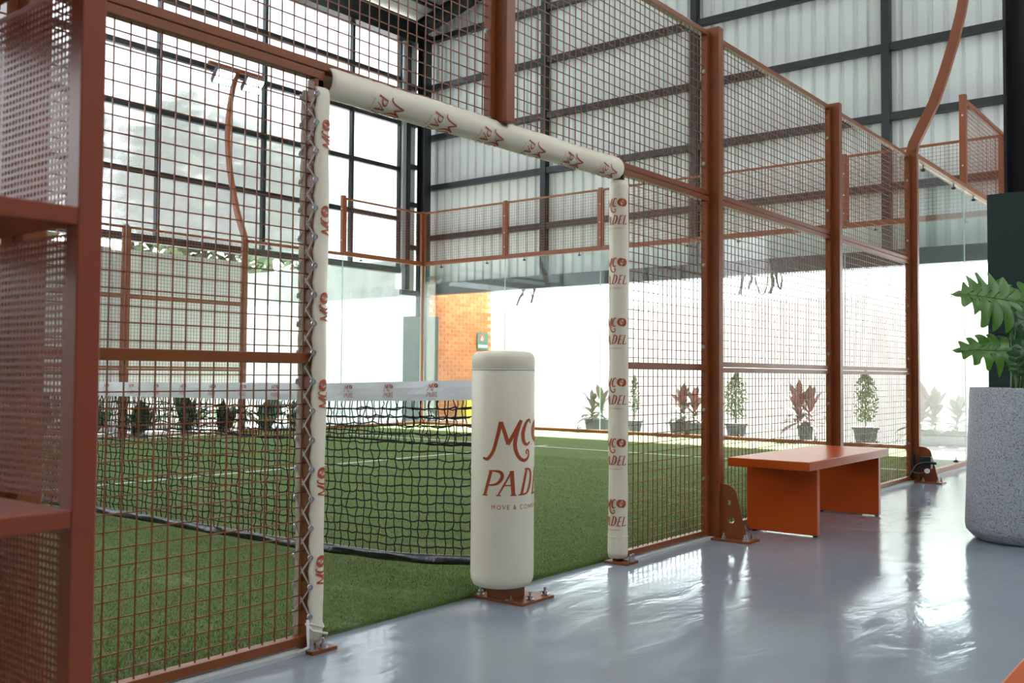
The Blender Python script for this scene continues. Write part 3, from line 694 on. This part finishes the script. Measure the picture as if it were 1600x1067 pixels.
nodes(lambda y: ztop(y)-.085, lambda y: zbot(y)+.03, NR_, 0, .0036, .0034).build('net_mesh', M_net, nt_, kind='stuff')
nodes(lambda y: ztop(y)-.085, lambda y: ztop(y)-.275-.01*math.sin(y*5), 5, .016,   .006, .0031).build('folded_net_mesh', M_net, nt_, kind='stuff')
MB().tube([(.016+.004*math.sin(i*1.7), YS0+(YS1-YS0)*i/160, ztop(YS0+(YS1-YS0)*i/160)-.277-.01*math.sin((YS0+(YS1-YS0)*i/160)*5)+rg.gauss(0, .003)) for i in range(161)], .0052, 6).build('fold_rope', M_net, nt_, smooth=True)
def strip(zt, zb_, th, n, m=4, wav=.003):
    mb = MB(); vs = []
    sec = [(-1, 0), (-1, .33), (-1, .67), (-1, 1), (1, 1), (1, .67), (1, .33), (1, 0)]
    for i in range(n+1):
        y = YS0 + (YS1-YS0)*i/n
        for s, k in sec:
            z = zt(y) + (zb_(y)-zt(y))*k
            vs.append((s*th*(.7 if k in (0, 1) else 1) + wav*math.sin(y*7+k*2) + wav*.6*math.sin(y*19+k*4), y, z))
    fs = [(i*8+k, i*8+(k+1) % 8, (i+1)*8+(k+1) % 8, (i+1)*8+k) for i in range(n) for k in range(8)] + [tuple(range(8)), tuple(range(n*8+7, n*8-1, -1))]
    return mb.add(vs, fs)
strip(ztop, lambda y: ztop(y)-.088, .007, 200).build('top_tape', M_tape, nt_)
strip(lambda y: zbot(y)+.034, lambda y: zbot(y)-.006, .014, 300, wav=.006).build('bottom_band', M_band, nt_, smooth=True)
for k in range(20):
    yc = .355 + .281*k
    if yc > 6: break
    def fn(u, v, yc=yc):
        y = yc + (.5-u)*.066; z = ztop(y) - .046 + (v-.38)*.066
        kk = (ztop(y)-z)/.088
        return (-.0082 + .003*math.sin(y*7+kk*2)+.0018*math.sin(y*19+kk*4) - .0012, y, z)
    logo(nt_, fn)

# ================================================================== BENCHES
def bench(x0, y0, L, Wd, label):
    t = empty('bench', (x0+L/2, y0+Wd/2, 0), label, 'bench')
    box('bench_top', M_bench, t, x0, x0+L, y0, y0+Wd, .408, .460, .004)
    for xx in (x0+.225, x0+L-.095):
        lg = box('leg_panel', M_bench, t, xx, xx+.045, y0+.04, y0+Wd-.02, .008, .408, .003)
        for yy_ in (y0+.06, y0+Wd-.06): MB().tube([(xx+.022, yy_, 0), (xx+.022, yy_, .008)], .014, 12).build('foot', M_blackp, lg)
    return t
bench(2.185, -.535, 1.44, .505, 'orange slab bench standing against the wire fence')
bench(-1.95, -2.76, 1.5, .48, 'orange bench on the open grey floor with only one corner in view')

# ================================================================== RACK
t = empty('display_rack', (-2.55, -1.2, 0), 'brick red steel rack with perforated side beside the court fence', 'rack')
RX0, RX1, RY0, RY1 = -3.25, -2.531, -1.40, -.93
for x0, x1 in ((RX1-.034, RX1),):
    box('corner_upright', M_rack, t, x0, x1, RY0, RY0+.034, 0, 2.0, .002)
    box('corner_upright', M_rack, t, x0, x1, RY1-.034, RY1, 0, 2.0, .002)
box('corner_upright', M_rack, t, RX0-.034, RX0, RY0, RY0+.034, 0, 2.0, .002); box('corner_upright', M_rack, t, RX0-.034, RX0, RY1-.034, RY1, 0, 2.0, .002)
for z in (.34, .743, 1.142, 1.492, 1.95): box('shelf', M_rack, t, RX0, RX1-.034, RY0+.001, RY1, z, z+.025, .002)
def perf(y0, y1, z0, z1, x):
    p = .0105; r = .0040; mb = MB(); rows = int((z1-z0)/p); cols = int((y1-y0)/p)
    for j in range(rows):
        for i in range(cols):
            cy_, cz_ = y0+(i+.5)*p, z0+(j+.5)*p; dy = p/4 if j % 2 else -p/4
            n = len(mb.v); h = p/2
            sq = [(cy_+h, cz_), (cy_+h, cz_+h), (cy_, cz_+h), (cy_-h, cz_+h), (cy_-h, cz_), (cy_-h, cz_-h), (cy_, cz_-h), (cy_+h, cz_-h)]
            dy *= .8; ci = [(cy_+dy*.0+ r*math.cos(k*math.pi/4), cz_ + r*math.sin(k*math.pi/4)) for k in range(8)]
            mb.v += [(x, a, b) for a, b in sq] + [(x, a, b) for a, b in ci]
            mb.f += [(n+k, n+(k+1) % 8, n+8+(k+1) % 8, n+8+k) for k in range(8)]
    ye, ze = y0+cols*p, z0+rows*p
    mb.add([(x, ye, z0), (x, y1, z0), (x, y1, z1), (x, ye, z1)], [(0,1,2,3)]); mb.add([(x, y0, ze), (x, ye, ze), (x, ye, z1), (x, y0, z1)], [(0,1,2,3)])
    return mb
for z0, z1 in ((.37, .74), (.77, 1.14), (1.168, 1.49)):
    o = perf(RY0+.036, RY1-.034, z0, z1, RX1-.012).build('perforated_panel', M_rack, t, kind='stuff')
    s = o.modifiers.new('th', 'SOLIDIFY'); s.thickness = .0015

# ================================================================== GREY PLANTER AND PLANT
PC = Vector((3.13, -1.475, 0))
t = empty('planter', PC, 'tall round grey speckled planter beside the padded column', 'planter')
MB().lathe([(.02, 0), (.265, 0), (.285, .012), (.325, .055), (.331, .09), (.300, .880), (.297, .893), (.286, .893), (.280, .80), (.02, .80)], PC, 72).build('pot_body', M_terr, t, smooth=False)
for p in t.children[0].data.polygons: p.use_smooth = abs(p.normal.z) < .6
MB().lathe([(.02, .802), (.278, .802), (.27, .835), (.02, .845)], PC, 40).build('soil', M_soil, t, smooth=True)
pl = empty('split_leaf_plant', PC + Vector((0, 0, .846)), 'green split leaf philodendron growing in the grey planter', 'plant')
LEFT = -rt; TOC = Vector((-fw.x, -fw.y, 0)).normalized(); UPV = Vector((0, 0, 1))
SIDE = [(-0.02, 0.018), (-0.16, 0.046), (-0.24, 0.157), (-0.2, 0.28), (-0.06, 0.13), (0.0, 0.136), (-0.06, 0.35), (-0.04, 0.56), (0.05, 0.582), (0.12, 0.331), (0.15, 0.155), (0.16, 0.368), (0.19, 0.616), (0.28, 0.65), (0.31, 0.368), (0.31, 0.149), (0.36, 0.35), (0.42, 0.56), (0.5, 0.56), (0.5, 0.313), (0.47, 0.124), (0.54, 0.276), (0.62, 0.437), (0.69, 0.403), (0.66, 0.212), (0.63, 0.093), (0.72, 0.193), (0.81, 0.291), (0.86, 0.235), (0.82, 0.11), (0.8, 0.053), (0.9, 0.083), (1.0, 0.0)]
def lobed_leaf(base, dirv, nrm, L, Wd, m, seed, droop=.25):
    rg = random.Random(seed); d = Vector(dirv).normalized(); n = Vector(nrm); n = (n - d*n.dot(d)).normalized(); s = n.cross(d)
    mb = MB(); base = Vector(base)
    def P(x, y, ph): return base + d*(x*L) + s*(y*L*Wd) + n*(L*(-droop*.5*x*abs(x) + .16*abs(y) - .55*y*y + .018*math.sin(26*x+ph)*abs(y)*3))
    for sg in (-1, 1):
        out = cat([(x*(1+rg.uniform(-.05, .05)) + rg.uniform(-.012, .012), y*rg.uniform(.9, 1.08)) for x, y in SIDE], 3); K = len(out); ph = rg.uniform(0, 6); vs = []
        for k, (x, y) in enumerate(out):
            xm = -.02 + 1.0*(k/(K-1))
            if k == K-1: y = 0
            for q in (0, .33, .67, 1.0):
                vs.append(P(xm + (x-xm)*q, sg*y*q, ph))
        fs = [(4*i+k, 4*i+k+1, 4*i+4+k+1, 4*i+4+k) for i in range(K-1) for k in range(3)]
        mb.add(vs, fs if sg > 0 else [f[::-1] for f in fs])
    return mb
def rel(l, c, z): return PC + LEFT*l + TOC*c + Vector((0, 0, z))
LV = [  # leaf base (left, toward camera, z), direction (left, cam, up), normal (left, cam, up), length, width
    ((.135, .08, 1.40), (1, .10, .18), (.05, .88, .47), .33, .95, M_leaf),
    ((.150, .12, 1.105), (1, .1, .06), (-.05, .86, .5), .33, .66, M_leaf),
    ((.065, -.08, 1.36), (.30, -.25, 1), (.05, .95, .25), .22, 1.0, M_leaf),
    ((.060, .00, 1.35), (-.8, .1, .55), (.1, .85, .5), .30, .85, M_leaf),
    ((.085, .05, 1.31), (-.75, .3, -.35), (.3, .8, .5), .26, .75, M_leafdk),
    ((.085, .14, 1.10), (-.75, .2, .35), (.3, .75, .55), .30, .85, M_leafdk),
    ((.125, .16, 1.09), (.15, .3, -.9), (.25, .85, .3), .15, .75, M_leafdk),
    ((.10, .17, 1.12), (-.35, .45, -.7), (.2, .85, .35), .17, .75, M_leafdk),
    ((-.16, .02, 1.26), (-1, .0, .1), (0, .6, .8), .32, .8, M_leaf),
    ((-.10, -.16, 1.36), (-.6, -.8, .2), (.1, .3, .9), .30, .8, M_leaf),
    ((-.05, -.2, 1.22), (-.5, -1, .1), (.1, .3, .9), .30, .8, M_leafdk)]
for i, (b, dv, nv, L, Wd, m) in enumerate(LV):
    bp = rel(*b); d = LEFT*dv[0]+TOC*dv[1]+UPV*dv[2]; n = LEFT*nv[0]+TOC*nv[1]+UPV*nv[2]
    lf = lobed_leaf(bp, d, n, L, Wd, m, 20+i).build('leaf', m, pl, smooth=True)
    s0 = rel(b[0]*.75, b[1]*.5, .846); mid = (s0+bp)/2 - LEFT*.012 + Vector((0, 0, .03))
    q = cat([tuple(s0), tuple(s0.lerp(mid, .6)), tuple(mid), tuple(bp)], 5)
    MB().tube(q, [.010-.005*k/len(q) for k in range(len(q))], 8).build('leaf_stalk', M_stem, pl, smooth=True)
    mr = [bp + d.normalized()*(L*k/8*.9) - ((n-d.normalized()*n.dot(d.normalized())).normalized())*(.25*L*.5*(k/8*.9)**2 - .002) for k in range(9)]
    MB().tube(mr, [.003-.0025*k/9 for k in range(9)], 5).build('midrib', M_stem, lf, smooth=True)

# ================================================================== YARD POTS AND PLANTS
def pot(x, y, w, h, label, trough=None):
    t = empty('plant_pot', (x, y, 0), label, 'plant pot')
    if trough:
        mb = MB(); a, b = trough/2, w
        for z, k in ((.0, .92), (h-.03, 1.0)): pass
        mb.add([(x-b*.85, y-a*.93, 0), (x+b*.85, y-a*.93, 0), (x+b*.85, y+a*.93, 0), (x-b*.85, y+a*.93, 0), (x-b, y-a, h-.02), (x+b, y-a, h-.02), (x+b, y+a, h-.02), (x-b, y+a, h-.02)], [(0,3,2,1),(4,5,6,7),(0,1,5,4),(1,2,6,5),(2,3,7,6),(3,0,4,7)])
        mb.build('body', M_pot, t, .004); MB().box(x-b-.012, x+b+.012, y-a-.012, y+a+.012, h-.03, h).build('rim', M_pot, t, .003)
    else:
        MB().lathe([(.02, 0), (w*.72, 0), (w*.95, h-.03), (w*.95, h-.028), (.02, h-.028)], (x, y, 0), 24).build('body', M_pot, t, smooth=False)
        MB().lathe([(w*.94, h-.035), (w*1.06, h-.035), (w*1.06, h), (w*.94, h)], (x, y, 0), 24).build('rim', M_pot, t)
    return t
def strap(mb, base, az, el, L, wd, droop):
    pts = []; d = Vector((math.cos(az)*math.cos(el), math.sin(az)*math.cos(el), math.sin(el))); s = Vector((-math.sin(az), math.cos(az), 0)); K = 7; vs = []
    for k in range(K+1):
        q = k/K; p = Vector(base) + d*(L*q) - Vector((0, 0, droop*L*q*q)); wq = wd*(.25+.9*math.sin(math.pi*min(1, q*.85+.08)))*(1 if q < .75 else max(.03, (1-q)/.25))
        vs += [p - s*wq + Vector((0, 0, .15*wq)), p, p + s*wq + Vector((0, 0, .15*wq))]
    mb.add(vs, [(3*i+k, 3*i+k+1, 3*i+3+k+1, 3*i+3+k) for i in range(K) for k in range(2)])
def cordyline(x, y, z0, h, spread, n, mats, label, stems=1, seed=0):
    rg = random.Random(seed); t = empty('cordyline', (x, y, z0), label, 'plant')
    for s in range(stems):
        sx = x + rg.uniform(-.04, .04); sy = y + (s-(stems-1)/2)*spread*.75; hs = h*rg.uniform(.45, .60)
        MB().tube([(sx, sy, z0), (sx+rg.uniform(-.02, .02), sy+rg.uniform(-.03, .03), z0+hs*.5), (sx, sy, z0+hs)], [.012, .010, .008], 6).build('stem', M_bark, t)
        n = int(n*1.4)
        for k in range(n):
            mb = MB(); q = k/n; el = math.radians(5 + 74*q + rg.uniform(-12, 12)); az = k*2.4 + rg.uniform(-.4, .4)
            strap(mb, (sx, sy, z0+hs*(.12+.88*q)), az, el, h*rg.uniform(.50, .70), .036*rg.uniform(.8, 1.3)*(h/.5), .40*(1-q)+.10)
            mb.build('leaf', mats[0] if q > .45 else mats[1], t, smooth=True)
    return t
def shrub(x, y, z0, h, wd, label, seed=0, n=520):
    rg = random.Random(seed); t = empty('cone_shrub', (x, y, z0), label, 'shrub')
    mb = MB().tube([(x, y, z0), (x, y, z0+h*.9)], [.012, .005], 6)
    for k in range(14):
        z = z0+h*(.12+.055*k); a = k*2.4; r = wd*.7*math.sin(math.pi*min(1, .2+.75*(1-k/16))); mb.tube([(x, y, z), (x+r*math.cos(a), y+r*math.sin(a), z+.10)], [.004, .002], 4)
    mb.build('stem', M_bark, t)
    mb = MB()
    for k in range(n):
        q = rg.random()**.8; z = z0+h*(.14+.86*q); r = wd*(.35+.65*math.sin(math.pi*(.18+.8*q)))*(1.0 if q < .8 else (1-q)/.2*.8+.2)*rg.uniform(.25, 1); a = rg.uniform(0, 6.28)
        c = Vector((x+r*math.cos(a), y+r*math.sin(a), z)); u = Vector((rg.gauss(0, 1), rg.gauss(0, 1), rg.gauss(.5, 1))).normalized(); v = u.cross(Vector((rg.gauss(0, 1), rg.gauss(0, 1), rg.gauss(0, 1)))).normalized()
        l, b = rg.uniform(.020, .036), rg.uniform(.008, .014); mb.add([c-u*l, c+v*b, c+u*l, c-v*b], [(0,1,2,3)])
    mb.build('foliage', M_shrub, t, kind='stuff'); return t
pot(10.75, 6.52, .11, .20, 'charcoal pot trough holding the thin olive cordyline beside the yard wall', trough=.42)
cordyline(10.75, 6.54, .17, .58, .26, 13, (M_olive, M_olive), 'thin olive brown cordyline in the trough beside the yard wall', 2, 1)
pot(10.75, 5.80, .13, .20, 'charcoal round pot holding the narrow shrub')
shrub(10.75, 5.80, .17, .78, .10, 'narrow upright green shrub seen beside the unlaced doorway pad', 2, 300)
pot(10.75, 4.78, .12, .20, 'charcoal trough holding the bright red cordyline', trough=.60)
cordyline(10.75, 4.78, .17, .62, .26, 16, (M_red, M_olive), 'bushy cordyline with bright red top leaves in a trough', 2, 3)
pot(10.75, 3.97, .17, .22, 'charcoal round pot holding the cone shrub behind the holed gusset post')
shrub(10.75, 3.97, .18, .82, .20, 'leafy cone shaped shrub behind the holed gusset post', 4, 1000)
pot(10.75, 2.86, .12, .22, 'small charcoal pot holding the leaning dark red cordyline')
cordyline(10.75, 2.88, .18, .66, .24, 14, (M_red, M_red), 'dark red cordyline in the small pot behind the bench bay', 2, 5)
pot(10.75, 1.98, .18, .24, 'wide charcoal pot holding the tall cone shrub')
shrub(10.75, 1.98, .20, .84, .18, 'tall cone shaped shrub between the bench and the glass', 6, 1000)
pot(10.75, 0.95, .12, .24, 'long charcoal trough seen through the near glass', trough=.85)
cordyline(10.75, 1.13, .20, .66, .22, 14, (M_red, M_olive), 'red cordyline pair in the long trough seen through the near glass', 2, 7)
cordyline(10.75, .74, .20, .52, .20, 16, (M_olive, M_olive), 'bushy olive cordyline at the end of the long trough', 1, 8)
# loose dark straps hanging from the gable beam
def ribbon(mb, pts, wd, tw=0):
    pts = cat(pts, 6); vs = []; n = len(pts)
    for k, p in enumerate(pts):
        a = tw*k/n; d = Vector((math.cos(a)*.3, math.cos(a), math.sin(a)*.4))*wd; t_ = Vector((.003, 0, 0)); p = Vector(p)
        vs += [p-d-t_, p+d-t_, p+d+t_, p-d+t_]
    mb.add(vs, [(4*i+q, 4*i+(q+1) % 4, 4*i+4+(q+1) % 4, 4*i+4+q) for i in range(n-1) for q in range(4)] + [(0,1,2,3), (4*n-1, 4*n-2, 4*n-3, 4*n-4)])
def straps(x, y, z, shapes, label):
    t = empty('hanging_straps', (x, y, z), label, 'straps')
    for pts, wd, tw in shapes:
        mb = MB(); ribbon(mb, [(x+.02*k, y+a, z+b*1.25) for k, (a, b) in enumerate(pts)], wd*1.7, tw); mb.build('strap', M_strap, t)
straps(11.6, 8.80, 2.60, [([(.0, 0), (.08, -.06), (.16, -.13), (.24, -.24)], .022, 1.0), ([(.05, 0), (.06, -.07), (.11, -.10)], .02, .5), ([(-.03, 0), (-.10, -.02), (-.15, -.10), (-.12, -.22)], .022, 1.4),
       ([(-.24, 0), (-.20, -.08), (-.13, -.21)], .020, .6), ([(-.24, 0), (-.30, -.08), (-.31, -.18)], .010, .6)], 'dark straps hanging under the gable beam above the net post')
straps(11.6, 3.90, 2.60, [([(.35, 0), (.38, -.10), (.42, -.24)], .020, .5), ([(.22, 0), (.20, -.03), (.24, -.10), (.28, -.16)], .018, .8), ([(.14, -.02), (.10, -.16), (.04, -.26), (-.03, -.18), (-.05, 0)], .010, 1.0),
       ([(-.15, 0), (-.16, -.12), (-.10, -.25)], .020, .5), ([(-.22, 0), (-.24, -.12), (-.28, -.20), (-.30, -.08), (-.28, 0)], .012, 1)], 'grey looped straps hanging under the gable beam behind the bench fence bay')
# big leaf plants behind the far fence
for k, (x, y, h) in enumerate(((4.1, 11.15, .85), (4.95, 11.2, .75), (5.75, 11.15, .88), (6.5, 11.2, .62), (7.3, 11.15, .92), (8.05, 11.2, .62), (3.3, 11.15, .85))):
    rg = random.Random(40+k); where = ['behind the fence post across the court', 'in the gap after the post across the court', 'mid bay across the court', 'left of the lit lamp mast', 'behind the lit lamp mast', 'right of the lit lamp mast behind glass', 'behind the rack end of the far fence'][k]
    t = empty('broad_leaf_plant', (x, y, 0), 'broad leaf plant at the garden wall, %s' % where, 'plant')
    for q in range(17):
        mb = MB(); az = q*2.4+rg.uniform(-.3, .3); el = math.radians(rg.uniform(38, 82)); strap(mb, (x+rg.uniform(-.1, .1), y+rg.uniform(-.06, .06), .0), az, el, h*rg.uniform(.6, 1.08), .075, .22); mb.build('leaf', M_leafdk, t, smooth=True)
# wet floor sign
t = empty('wet_floor_sign', (12.25, 10.85, 0), 'yellow folding wet floor sign in front of the brick wall', 'sign')
for s in (-1, 1):
    mb = MB(); mb.add([(12.11, 10.85+s*.13, 0), (12.39, 10.85+s*.13, 0), (12.33, 10.85+s*.01, .56), (12.17, 10.85+s*.01, .56), (12.11, 10.85+s*.145, 0), (12.39, 10.85+s*.145, 0), (12.33, 10.85+s*.025, .56), (12.17, 10.85+s*.025, .56)],
        [(0,1,2,3),(7,6,5,4),(0,4,5,1),(1,5,6,2),(2,6,7,3),(3,7,4,0)]); mb.build('leaf_board', M_yellow, t)
# small green sign on the bricks
t = empty('wall_sign', (13.15, 11.18, 1.70), 'small green sign with red and white emblem on the bricks', 'sign')
box('board', M_sign, t, 12.98, 13.34, 11.165, 11.182, 1.50, 1.87, .003)
MB().tube([(13.12, 11.163, 1.755), (13.12, 11.159, 1.755)], .082, 20).build('emblem_disc', M_signr, t)
MB().add([(13.075, 11.157, 1.705), (13.165, 11.157, 1.705), (13.14, 11.157, 1.76), (13.12, 11.157, 1.81), (13.10, 11.157, 1.76)], [(0,1,2,3,4)]).build('emblem_flame', M_signw, t)
box('text_strip', M_signw, t, 13.01, 13.31, 11.158, 11.165, 1.545, 1.60)
# trees outside the glazed wall
def tree(x, y, h, r, label, seed):
    rg = random.Random(seed); t = empty('garden_tree', (x, y, 0), label, 'tree')
    MB().tube([(x, y, 0), (x+.1, y, h*.4), (x-.05, y+.1, h*.75)], [.16, .12, .06], 8).build('trunk', M_bark, t)
    mb = MB()
    for k in range(4200):
        a = rg.uniform(0, 6.28); q = rg.uniform(-1, 1); rr = r*rg.random()**.4*(.8+.3*math.sin(3*a+seed)); s = math.sqrt(1-q*q)
        c = Vector((x+rr*s*math.cos(a), y+rr*s*math.sin(a), h*.72+q*rr*1.15)); u = Vector((rg.gauss(0, 1), rg.gauss(0, 1), rg.gauss(0, 1))).normalized(); v = u.cross(Vector((rg.gauss(0, 1), rg.gauss(0, 1), rg.gauss(0, 1)))).normalized()
        l, b = rg.uniform(.12, .26), rg.uniform(.06, .12); mb.add([c-u*l, c+v*b, c+u*l, c-v*b], [(0,1,2,3)])
    mb.build('crown', M_tree, t, kind='stuff')
tree(4.6, 15.2, 7.6, 1.9, 'leafy tree blurred behind the glazed wall near the rack', 1)
tree(8.5, 15.6, 7.0, 1.75, 'leafy tree blurred behind the glazed wall under the floodlights', 2)
tree(13.6, 19.4, 8.0, 2.2, 'leafy tree blurred behind the glazed wall near the laced pad', 3)

# ================================================================== TURF PILE (near part, uncountable)
N = 340000
xs = -2.7 + 8.5*rng.random(N)**1.25; ys = .062 + (rng.random(N)**2.0)*8.5
keep = ~((np.abs(ys-5) < .03)); xs, ys = xs[keep], ys[keep]; N = len(xs)
az = rng.uniform(0, 2*np.pi, N); hh = rng.uniform(.006, .013, N); wd = rng.uniform(.0009, .0018, N); ln2 = rng.normal(0, .004, (N, 2))
vv = np.zeros((N, 3, 3)); dx, dy = np.cos(az)*wd, np.sin(az)*wd
vv[:, 0] = np.stack([xs-dx, ys-dy, np.full(N, .0115)], 1); vv[:, 1] = np.stack([xs+dx, ys+dy, np.full(N, .0115)], 1)
vv[:, 2] = np.stack([xs+ln2[:, 0], ys+ln2[:, 1], .012+hh], 1)
me = bpy.data.meshes.new('turf_pile'); me.vertices.add(3*N); me.vertices.foreach_set('co', vv.ravel().astype(np.float32))
me.loops.add(3*N); me.loops.foreach_set('vertex_index', np.arange(3*N, dtype=np.int32))
me.polygons.add(N); me.polygons.foreach_set('loop_start', np.arange(0, 3*N, 3, dtype=np.int32)); me.polygons.foreach_set('loop_total', np.full(N, 3, dtype=np.int32))
me.update(); me.validate(); me.materials.append(M_blade)
o = bpy.data.objects.new('turf_pile', me); C.objects.link(o); tag(o, 'short green blades of the artificial turf by the doorway', 'turf', kind='stuff')
